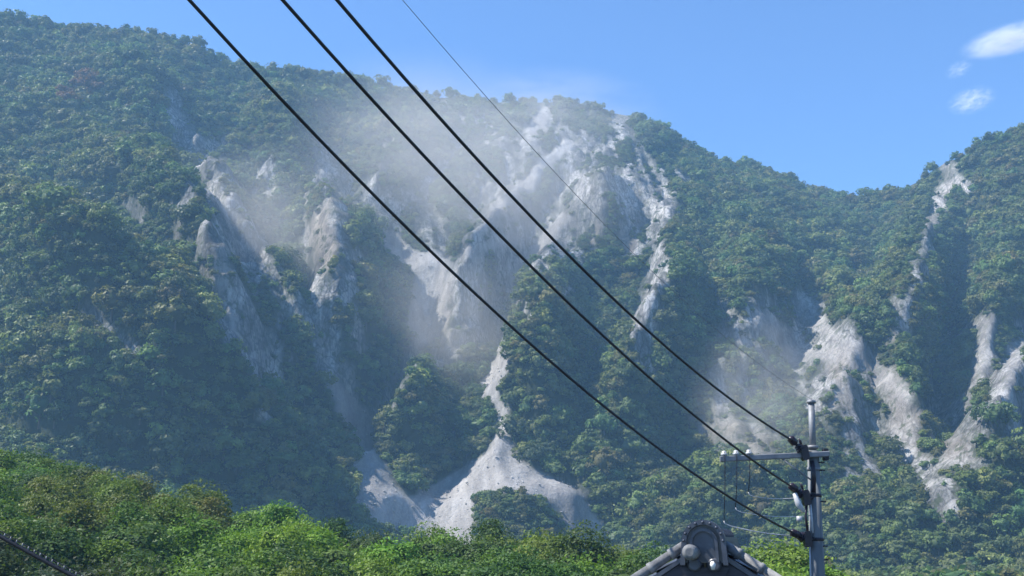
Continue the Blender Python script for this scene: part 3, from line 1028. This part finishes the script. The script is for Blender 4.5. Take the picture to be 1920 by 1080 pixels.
def pole():
    top, low = at(1524.5, 850, PY), at(1533, 1080, PY)
    d = (low - top).normalized()
    base = top + d * ((-9.2 - top.z) / d.z)
    P = empty('utility_pole', base)
    tag(P, 'grey concrete utility pole with crossarm and dark insulators', 'utility pole')

    def on(v, du=0.0, dy=0.0):
        """point on the pole at photo height v, du photo pixels to the side"""
        k = (v - 850) / (1080 - 850)
        q = top.lerp(low, k)
        return Vector((q.x + du / 120.0, q.y + dy, q.z))

    MB().tube([base - Vector((0, 0, 1)), on(1080), on(845)], [0.150, 0.112, 0.088], 20).build('shaft', M_CONC, P, True)
    pk = MB().tube([on(852), on(752)], [0.052, 0.050], 14).build('steel_peak', M_STEEL, P, True)
    MB().tube([on(753), on(749), on(746)], [0.072, 0.072, 0.045], 14).build('cap', M_STEEL, pk, True)
    for v, r in ((838, 0.082), (853, 0.105), (880, 0.102), (930, 0.108), (1012, 0.116)):
        MB().tube([on(v - 3), on(v + 3)], r, 18).build('band', M_STEEL if v < 900 else M_DARKMETAL, P, True)
    # crossarm reaching left, its short end right of the pole
    a0, a1 = on(862, -176, -0.11), on(852, 26, -0.11)
    ax = (a1 - a0) * 0.5
    MB().box((a0 + a1) * 0.5, (0, 0.035, 0), ax, (0, 0, 0.042), 0.25).build('crossarm', M_STEEL, P)
    MB().tube([on(905, -4, -0.10), on(862, -60, -0.12)], 0.013, 6).build('brace', M_STEEL, P, True)
    MB().box(on(853, 21, -0.06), (0.035, 0, 0), (0, 0.06, 0), (0, 0, 0.09), 0.2).build('arm_clamp', M_DARKMETAL, P)
    for du in (-168, -146, -122):
        k = (du + 176) / 202
        q = a0.lerp(a1, k)
        ins = MB().tube([q + Vector((0, 0, z)) for z in (0.03, 0.05, 0.055, 0.08, 0.085, 0.115, 0.125)],
                        [0.03, 0.03, 0.052, 0.052, 0.036, 0.036, 0.012], 12).build('post_insulator', M_PORC, P, True)
        vb, ve = {-168: (983, 1006), -146: (958, 968), -122: (929, 931)}[du]
        uq = 1524.5 + du
        low_ = at(uq + 1, vb, q.y - 0.05)
        end = on(ve, -12, -0.12)
        MB().tube([q + Vector((0, -0.03, 0.10)), q + Vector((0, -0.055, 0.0)), q.lerp(low_, 0.5) + Vector((0.006, -0.03, 0)), low_ + Vector((0, 0, 0.05))], 0.0065, 6).build('drop_lead', M_CABLE, ins, True)
        pts = [low_ + Vector((0, 0, 0.05)), low_ + Vector((0.012, 0, 0.012))] + [low_.lerp(end, t) - Vector((0, 0, 0.05 * 4 * t * (1 - t))) for t in (0.08, 0.2, 0.35, 0.5, 0.65, 0.8, 0.92, 1)]
        MB().tube(pts, 0.009 if du == -168 else 0.0065, 6).build('jumper_lead', M_PORC, ins, True)
    # three dead-end assemblies on the wire side
    for k, (v, wu, wv) in enumerate(((850, 1486, 826), (935, 1487, 914), (1012, 1490, 1000))):
        t = at(wu, wv, 17.62)
        hub = on(v, -20, -0.12)
        dr = (t - hub).normalized()
        h = MB()
        h.box(hub, (0.055, 0, 0.012), (0, 0.07, 0), (-0.014, 0, 0.115), 0.35)
        cov = h.build('insulator_cover', M_COVER, P)
        for j in range(3):
            q = hub + dr * (0.075 + 0.035 * j)
            MB().tube([q, q + dr * 0.008, q + dr * 0.02], [0.03, 0.085 - 0.012 * j, 0.03], 12).build('shed', M_COVER, cov, True)
        MB().tube([hub, hub.lerp(t, 0.55), t], [0.03, 0.024, 0.022], 8).build('strain_link', M_COVER, cov, True)
        c = (hub - t).normalized()
        MB().tube([t - c * 0.08, t - c * 0.05, t + c * 0.05, t + c * 0.09], [0.018, 0.058, 0.062, 0.02], 12).build('clamp_shell', M_COVER, P, True)
        MB().tube([hub, on(v, -2, -0.05)], 0.028, 8).build('bracket', M_DARKMETAL, P, True)
        if k < 2:
            MB().tube([hub + Vector((-0.03, 0, 0.10)), hub + Vector((-0.05, 0, 0.17)), hub + Vector((-0.075, 0, 0.22))], [0.008, 0.022, 0.012], 6).build('lever', M_COVER, P, True)
    # pale lead-in sleeves and a jumper running down beside the shaft
    MB().tube([at(1490, 925, 17.58), at(1497, 945, 17.56), at(1507, 960, 17.56)], [0.035, 0.05, 0.03], 10).build('pale_sleeve', M_PORC, P, True)
    MB().tube([at(1499, 968, 17.58), at(1499, 978, 17.58)], [0.045, 0.045], 10).build('pale_sleeve', M_PORC, P, True)
    MB().tube([on(948, -12, -0.11), on(975, -11, -0.12), on(1001, -10, -0.12)], 0.021, 8).build('pale_conduit', M_PORC, P, True)
    MB().tube([on(945, -19, -0.12), on(970, -22, -0.14), on(1000, -19, -0.13)], 0.02, 8).build('jumper', M_COVER, P, True)
    MB().tube([on(865, -6, -0.09), on(890, -3, -0.10), on(925, -5, -0.1)], 0.035, 8).build('jumper', M_COVER, P, True)
    for v in (868, 883, 942, 1025, 1050):
        MB().tube([on(v, 6, -0.06), on(v, 19, -0.06)], 0.012, 6).build('step_bolt', M_DARKMETAL, P, True)
    MB().tube([on(1012, -13, -0.04), on(1060, -13.5, -0.04), base + Vector((-0.14, -0.04, 0))], 0.016, 8).build('earth_conduit', M_PORC, P, True)
    return on


on_pole = pole()


def cable(u0, v0, d0, u1, d1, sag, r, name, mat, label, cat, group=None, tmax=3.0):
    a, b = at(u0, v0, d0), at(u1, 0, d1)
    pts = []
    n = 70
    for i in range(n + 1):
        t = tmax * (i / n) ** 1.3
        q = a.lerp(b, 1.0) if t == 1 else a + (b - a) * t
        q = Vector(q)
        q.z -= sag * t * (1 - t) if t <= 1 else -sag * (t - 1) * 0.9
        pts.append(q)
    mb = MB().tube(pts, r, 10)
    o = mb.build(name, mat, None, True, origin=a)
    tag(o, label, cat, group)


WG = 'power cables running from the utility pole'
cable(1490, 1000, 17.62, 355, 9.0, 2.05, 0.0165, 'power_cable', M_CABLE, 'thick black power cable ending lowest on the pole, leftmost at the top', 'cable', WG)
cable(1487, 914, 17.62, 530, 9.0, 1.45, 0.0165, 'power_cable', M_CABLE, 'thick black power cable ending at the middle insulator of the pole', 'cable', WG)
cable(1486, 826, 17.62, 632, 9.0, 1.55, 0.0165, 'power_cable', M_CABLE, 'thick black power cable ending at the topmost insulator of the pole', 'cable', WG)
cable(1522, 749, 17.75, 755, 9.0, 1.4, 0.0029, 'ground_wire', M_THIN, 'thin grey wire above the three black cables, running to the pole top', 'wire')


# a bundled line with pale clips crossing the bottom left corner
def bundle():
    a, b = at(-330, 800, 13), at(330, 1175, 13)
    pts = [a.lerp(b, i / 30) - Vector((0, 0, 0.10 * 4 * (i / 30) * (1 - i / 30))) for i in range(31)]
    T = empty('bundled_cable', a)
    tag(T, 'thick dark bundled cable with pale clips crossing the bottom left corner', 'cable')
    MB().tube(pts, 0.024, 10).build('sheath', M_CABLE, T, True)
    MB().tube([p + Vector((0, 0, 0.055)) for p in pts], 0.006, 6).build('messenger_strand', M_CABLE, T, True)
    for i in range(60):
        k = (i + 0.5) / 60 * 30
        j = int(k)
        p = pts[j].lerp(pts[min(j + 1, 30)], k - j)
        MB().tube([p + Vector((0, -0.005, 0.02)), p + Vector((0, -0.010, 0.04)), p + Vector((0, -0.005, 0.06))], [0.005, 0.008, 0.005], 6).build('clip', M_STEEL, T, True)


bundle()


# ------------------------------------------------------------------ tiled house, its gable towards us
def house():
    A = at(1320, 1002, 12.0)                     # ridge end at the gable, top of the verge tiles
    az = math.radians(9.6 + 3.5)
    er = Vector((math.sin(az), math.cos(az), 0))  # along the ridge, away from us
    ex = Vector((math.cos(az), -math.sin(az), 0))
    ez = Vector((0, 0, 1))
    L, W, PT = 5.2, 3.6, math.radians(33)
    base = Vector((A.x, A.y, -8.8)) + er * L * .5
    Hs = empty('tiled_house', base)
    tag(Hs, 'grey tiled house roof with arched ridge-end ornament, gable towards the viewer', 'house')

    def p(x, r, z):
        return A + ex * x + er * r + ez * z

    t = math.tan(PT)
    # walls up to the roof, gable triangle included
    wz = -8.8 - A.z
    w = MB()
    eave = W - 0.5
    w.prism([p(-eave, 0.45, wz), p(eave, 0.45, wz), p(eave, 0.45, -eave * t - 0.22), p(0, 0.45, -0.22), p(-eave, 0.45, -eave * t - 0.22)], er * (L - 0.9))
    w.build('wall', M_WALL, Hs)
    rf = MB()
    for s in (-1, 1):
        rf.prism([p(0, 0.0, -0.10), p(s * W, 0.0, -W * t - 0.10), p(s * W, 0.0, -W * t - 0.18), p(0, 0.0, -0.18)], er * L)
    roof = rf.build('roof', M_BOARD, Hs)
    for s in (-1, 1):
        MB().prism([p(s * 0.01, -0.03, -0.14), p(s * W, -0.03, -W * t - 0.14), p(s * W, -0.03, -W * t - 0.36), p(s * 0.01, -0.03, -0.36)], er * 0.05).build('bargeboard', M_BOARD, Hs)
    # one wavy pan tile, one round verge tile, shared by all of their kind
    sl = {}
    for s in (-1, 1):
        dn = (ex * s - ez * t).normalized()
        nn = (ex * s * t + ez).normalized()
        sl[s] = (dn, nn)

    def pan(s):
        dn, nn = sl[s]
        v, f = [], []
        n = 8
        for j, (q, lift) in enumerate(((0, 0.0), (0.30, 0.035))):
            for layer in (0.0, -0.022):
                for i in range(n + 1):
                    a = i / n
                    h = 0.022 * math.sin(a * 2 * math.pi)
                    v.append(er * (a - 0.5) * 0.29 + dn * q + nn * (h + lift + layer))
        m = n + 1
        for i in range(n):
            f.append((i, i + 1, 2 * m + i + 1, 2 * m + i))
            f.append((2 * m + i, 2 * m + i + 1, 3 * m + i + 1, 3 * m + i))
        me = bpy.data.meshes.new('roof_tile')
        me.from_pydata([tuple(q) for q in v], [], f)
        me.materials.append(M_TILE)
        for q in me.polygons:
            q.use_smooth = True
        return me

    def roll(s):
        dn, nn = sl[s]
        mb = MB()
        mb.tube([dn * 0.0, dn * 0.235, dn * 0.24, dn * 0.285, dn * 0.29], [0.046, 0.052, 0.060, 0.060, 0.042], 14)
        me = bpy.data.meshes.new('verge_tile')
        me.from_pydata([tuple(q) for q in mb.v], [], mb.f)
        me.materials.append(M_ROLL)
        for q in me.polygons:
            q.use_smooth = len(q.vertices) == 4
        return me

    for s in (-1, 1):
        dn, nn = sl[s]
        pm, rm = pan(s), roll(s)
        rows = 14
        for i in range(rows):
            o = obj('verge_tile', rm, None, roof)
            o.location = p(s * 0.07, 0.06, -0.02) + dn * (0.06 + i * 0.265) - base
            if i > 11 and s > 0:
                continue
            for j in range(12 if s < 0 else 6):
                o = obj('roof_tile', pm, None, roof)
                o.location = p(0, 0.30 + j * 0.28, -0.075) + dn * (0.05 + i * 0.26) - base
        # flat edge course under the verge rolls
        MB().prism([p(0, -0.05, -0.075), p(0, -0.05, -0.075) + dn * 4.1, p(0, -0.05, -0.125) + dn * 4.1, p(0, -0.05, -0.125)], er * 0.2).build('verge_course', M_TILE, roof)
    # ridge: bedding courses and round cap tiles
    for k, (hw, z0, z1) in enumerate(((0.20, -0.22, -0.14), (0.165, -0.137, -0.08), (0.15, -0.077, -0.02))):
        MB().prism([p(-hw, 0.02, z0), p(hw, 0.02, z0), p(hw * 0.94, 0.02, z1), p(-hw * 0.94, 0.02, z1)], er * (L - 0.1)).build('ridge_course', M_TILE2 if k % 2 else M_TILE, roof)
    n = 16
    for i in range(n):
        r0 = 0.05 + i * 0.31
        mb = MB()
        mb.tube([p(0, r0, -0.02), p(0, r0 + 0.05, -0.02), p(0, r0 + 0.051, -0.02), p(0, r0 + 0.32, -0.02)], [0.118, 0.118, 0.10, 0.105], 16)
        mb.build('ridge_cap_tile', M_TILE, roof, True)
    # ridge-end ornament: an arched slab with raised rims round a sunk panel
    def arch(hw, zb, zt, r, flare=0.0, nseg=18):
        zc = zt - hw
        zb, zt = zb - 0.305, zt - 0.305
        zc = zt - hw
        o = [p(-hw - flare, r, zb), p(hw + flare, r, zb)]
        for i in range(nseg + 1):
            a = math.pi * i / nseg
            o.append(p(hw * math.cos(a), r, zc + hw * math.sin(a)))
        return o

    def ring(o_out, o_in, depth):
        m = MB()
        nn_ = len(o_out)
        d = Vector(depth)
        vs = o_out + o_in + [q + d for q in o_out] + [q + d for q in o_in]
        f = []
        for i in range(1, nn_):
            j = (i + 1) % nn_
            f.append((i, j, nn_ + j, nn_ + i))
            f.append((i, 2 * nn_ + i, 2 * nn_ + j, j))
            f.append((nn_ + i, nn_ + j, 3 * nn_ + j, 3 * nn_ + i))
            f.append((2 * nn_ + i, 3 * nn_ + i, 3 * nn_ + j, 2 * nn_ + j))
        m.add(vs, f)
        return m

    orn = MB().prism(arch(0.205, 0.02, 0.435, -0.09, 0.02), er * 0.13).build('ridge_end_ornament', M_TILE, Hs)
    ring(arch(0.222, 0.0, 0.452, -0.15, 0.02), arch(0.172, 0.0, 0.402, -0.15, 0.02), er * 0.20).build('outer_rim', M_TILE, orn)
    ring(arch(0.142, 0.03, 0.365, -0.135, 0.01), arch(0.112, 0.03, 0.335, -0.135, 0.01), er * 0.05).build('inner_rim', M_TILE2, orn)
    MB().prism(arch(0.112, 0.03, 0.335, -0.105, 0.01), er * 0.02).build('panel', M_TILE2, orn)
    for i in range(9):
        a = math.pi * (0.02 + 0.96 * i / 8)
        q = p(0.197 * math.cos(a), -0.152, -0.075 + 0.197 * math.sin(a))
        MB().tube([q + er * 0.01, q - er * 0.012, q - er * 0.022], [0.014, 0.014, 0.006], 8).build('boss', M_TILE, orn, True)
    # round tile ends below the ornament, and the end caps of the verge
    q = p(-0.125, -0.34, -0.175)
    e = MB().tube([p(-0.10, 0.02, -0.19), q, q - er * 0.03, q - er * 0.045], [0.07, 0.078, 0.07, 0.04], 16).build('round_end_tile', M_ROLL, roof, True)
    for s, z in ((-1, -0.30), (1, -0.30)):
        q = p(s * 0.10, -0.10, z)
        MB().tube([p(s * 0.10, 0.06, z), q, q - er * 0.02], [0.068, 0.072, 0.05], 14).build('round_end_tile', M_TILE2, roof, True)
    MB().tube([p(0.085, -0.20, -0.27), p(0.092, -0.21, -0.30), p(0.09, -0.20, -0.345)], [0.016, 0.03, 0.018], 10).build('plaster_plug', M_PLASTER, roof, True)
    MB().prism([p(-0.25, -0.06, -0.33), p(0.25, -0.06, -0.33), p(0.16, -0.06, -0.49), p(0, -0.06, -0.57), p(-0.16, -0.06, -0.49)], er * 0.025).build('gable_pendant', M_BOARD, Hs)


house()


# ------------------------------------------------------------------ dust, clouds, haze
def puff(name, u, v, d, su, sy, sv, density, seed, col, label, scale=2.2, lo=0.42, hi=0.75, rot=0.0, rim=0.0):
    """an airborne mass: uneven density that thins to nothing before its bounding hull"""
    m, nt, out = new_mat(name)
    tc = nd(nt, 'ShaderNodeTexCoord')
    ln = nd(nt, 'ShaderNodeVectorMath', operation='LENGTH')
    nt.links.new(tc.outputs['Object'], ln.inputs[0])
    fall = nd(nt, 'ShaderNodeMapRange', interpolation_type='SMOOTHSTEP')
    fall.inputs[1].default_value, fall.inputs[2].default_value = 0.98, rim
    fall.inputs[3].default_value, fall.inputs[4].default_value = 0.0, 1.0
    nt.links.new(ln.outputs['Value'], fall.inputs[0])
    mp = nd(nt, 'ShaderNodeMapping')
    mp.inputs['Location'].default_value = (seed * 3.7, seed * 1.3, seed * 2.1)
    nt.links.new(tc.outputs['Object'], mp.inputs[0])
    nz = nd(nt, 'ShaderNodeTexNoise', i_Scale=scale, i_Detail=5.0, i_Roughness=0.66, i_Distortion=0.7)
    nt.links.new(mp.outputs[0], nz.inputs['Vector'])
    r = nd(nt, 'ShaderNodeMapRange', interpolation_type='SMOOTHSTEP')
    r.inputs[1].default_value, r.inputs[2].default_value = lo, hi
    nt.links.new(nz.outputs[0], r.inputs[0])
    k = math_n(nt, 'MULTIPLY', math_n(nt, 'MULTIPLY', fall.outputs[0], r.outputs[0]), density)
    vol = nd(nt, 'ShaderNodeVolumePrincipled')
    vol.inputs['Color'].default_value = rgb(*col)
    vol.inputs['Anisotropy'].default_value = 0.25
    nt.links.new(k, vol.inputs['Density'])
    nt.links.new(vol.outputs[0], out.inputs['Volume'])
    px = d / FPX
    # hull
    ns, nt_ = 20, 12
    vs = [(0, 0, 1)] + [(math.sin(math.pi * j / nt_) * math.cos(2 * math.pi * k_ / ns), math.sin(math.pi * j / nt_) * math.sin(2 * math.pi * k_ / ns), math.cos(math.pi * j / nt_)) for j in range(1, nt_) for k_ in range(ns)] + [(0, 0, -1)]
    fs = [(0, 1 + k_, 1 + (k_ + 1) % ns) for k_ in range(ns)]
    for j in range(nt_ - 2):
        for k_ in range(ns):
            a = 1 + j * ns
            fs.append((a + k_, a + ns + k_, a + ns + (k_ + 1) % ns, a + (k_ + 1) % ns))
    a = 1 + (nt_ - 2) * ns
    fs += [(a + k_, len(vs) - 1, a + (k_ + 1) % ns) for k_ in range(ns)]
    me = bpy.data.meshes.new(name)
    me.from_pydata(vs, [], fs)
    o = obj(name, me, m)
    o.location = at(u, v, d)
    o.scale = (su * px, sy, sv * px)
    o.rotation_euler = (0, rot, 0)
    tag(o, label, kind='stuff')
    return o


DUST = (0.95, 0.91, 0.86)
puff('dust', 870, 320, 640, 430, 80, 250, 0.021, 1, DUST, 'large pale dust cloud drifting over the central rockfall face', 1.9, 0.20, 0.80, 0.3)
puff('dust', 1060, 205, 760, 260, 40, 100, 0.022, 2, DUST, 'thin dust blowing over the ridge crest', 2.4, 0.33, 0.75, 0.1)
puff('dust', 500, 470, 540, 260, 50, 300, 0.016, 3, DUST, 'thin dust veil hanging in the left gully', 2.1, 0.24, 0.80, -0.45)
puff('dust', 1430, 740, 430, 170, 30, 190, 0.032, 4, (0.9, 0.87, 0.84), 'brownish dust cloud rising behind the crossarm', 2.4, 0.32, 0.72, 0.2)
puff('dust', 850, 600, 520, 280, 45, 220, 0.017, 5, DUST, 'dust sinking between the forested spurs', 2.2, 0.26, 0.80)

CL = (0.98, 0.98, 1.0)
puff('cloud', 1895, 74, 3600, 120, 110, 34, 0.05, 11, CL, 'small white cloud at the upper right edge', 2.4, 0.32, 0.72, -0.25)
puff('cloud', 1822, 188, 3600, 58, 60, 32, 0.045, 12, CL, 'little wispy cloud above the right ridge', 3.2, 0.40, 0.74, -0.3)
puff('cloud', 1797, 130, 3600, 36, 50, 20, 0.02, 13, CL, 'faint tiny cloud wisp between the two brighter clouds', 3.0, 0.38, 0.75, -0.4)


def haze():
    m, nt, out = new_mat('haze_air')
    vol = nd(nt, 'ShaderNodeVolumePrincipled')
    vol.inputs['Color'].default_value = rgb(0.35, 0.66, 1.0)
    vol.inputs['Density'].default_value = 0.00029
    vol.inputs['Anisotropy'].default_value = 0.1
    nt.links.new(vol.outputs[0], out.inputs['Volume'])
    x0, x1, y0, y1, z0, z1 = -1200, 1200, -120, 1500, -40, 392
    mb = MB().box(((x0 + x1) / 2, (y0 + y1) / 2, (z0 + z1) / 2), ((x1 - x0) / 2, 0, 0), (0, (y1 - y0) / 2, 0), (0, 0, (z1 - z0) / 2))
    o = mb.build('haze', m)
    tag(o, 'blue daylight haze in the valley air', kind='stuff')


haze()
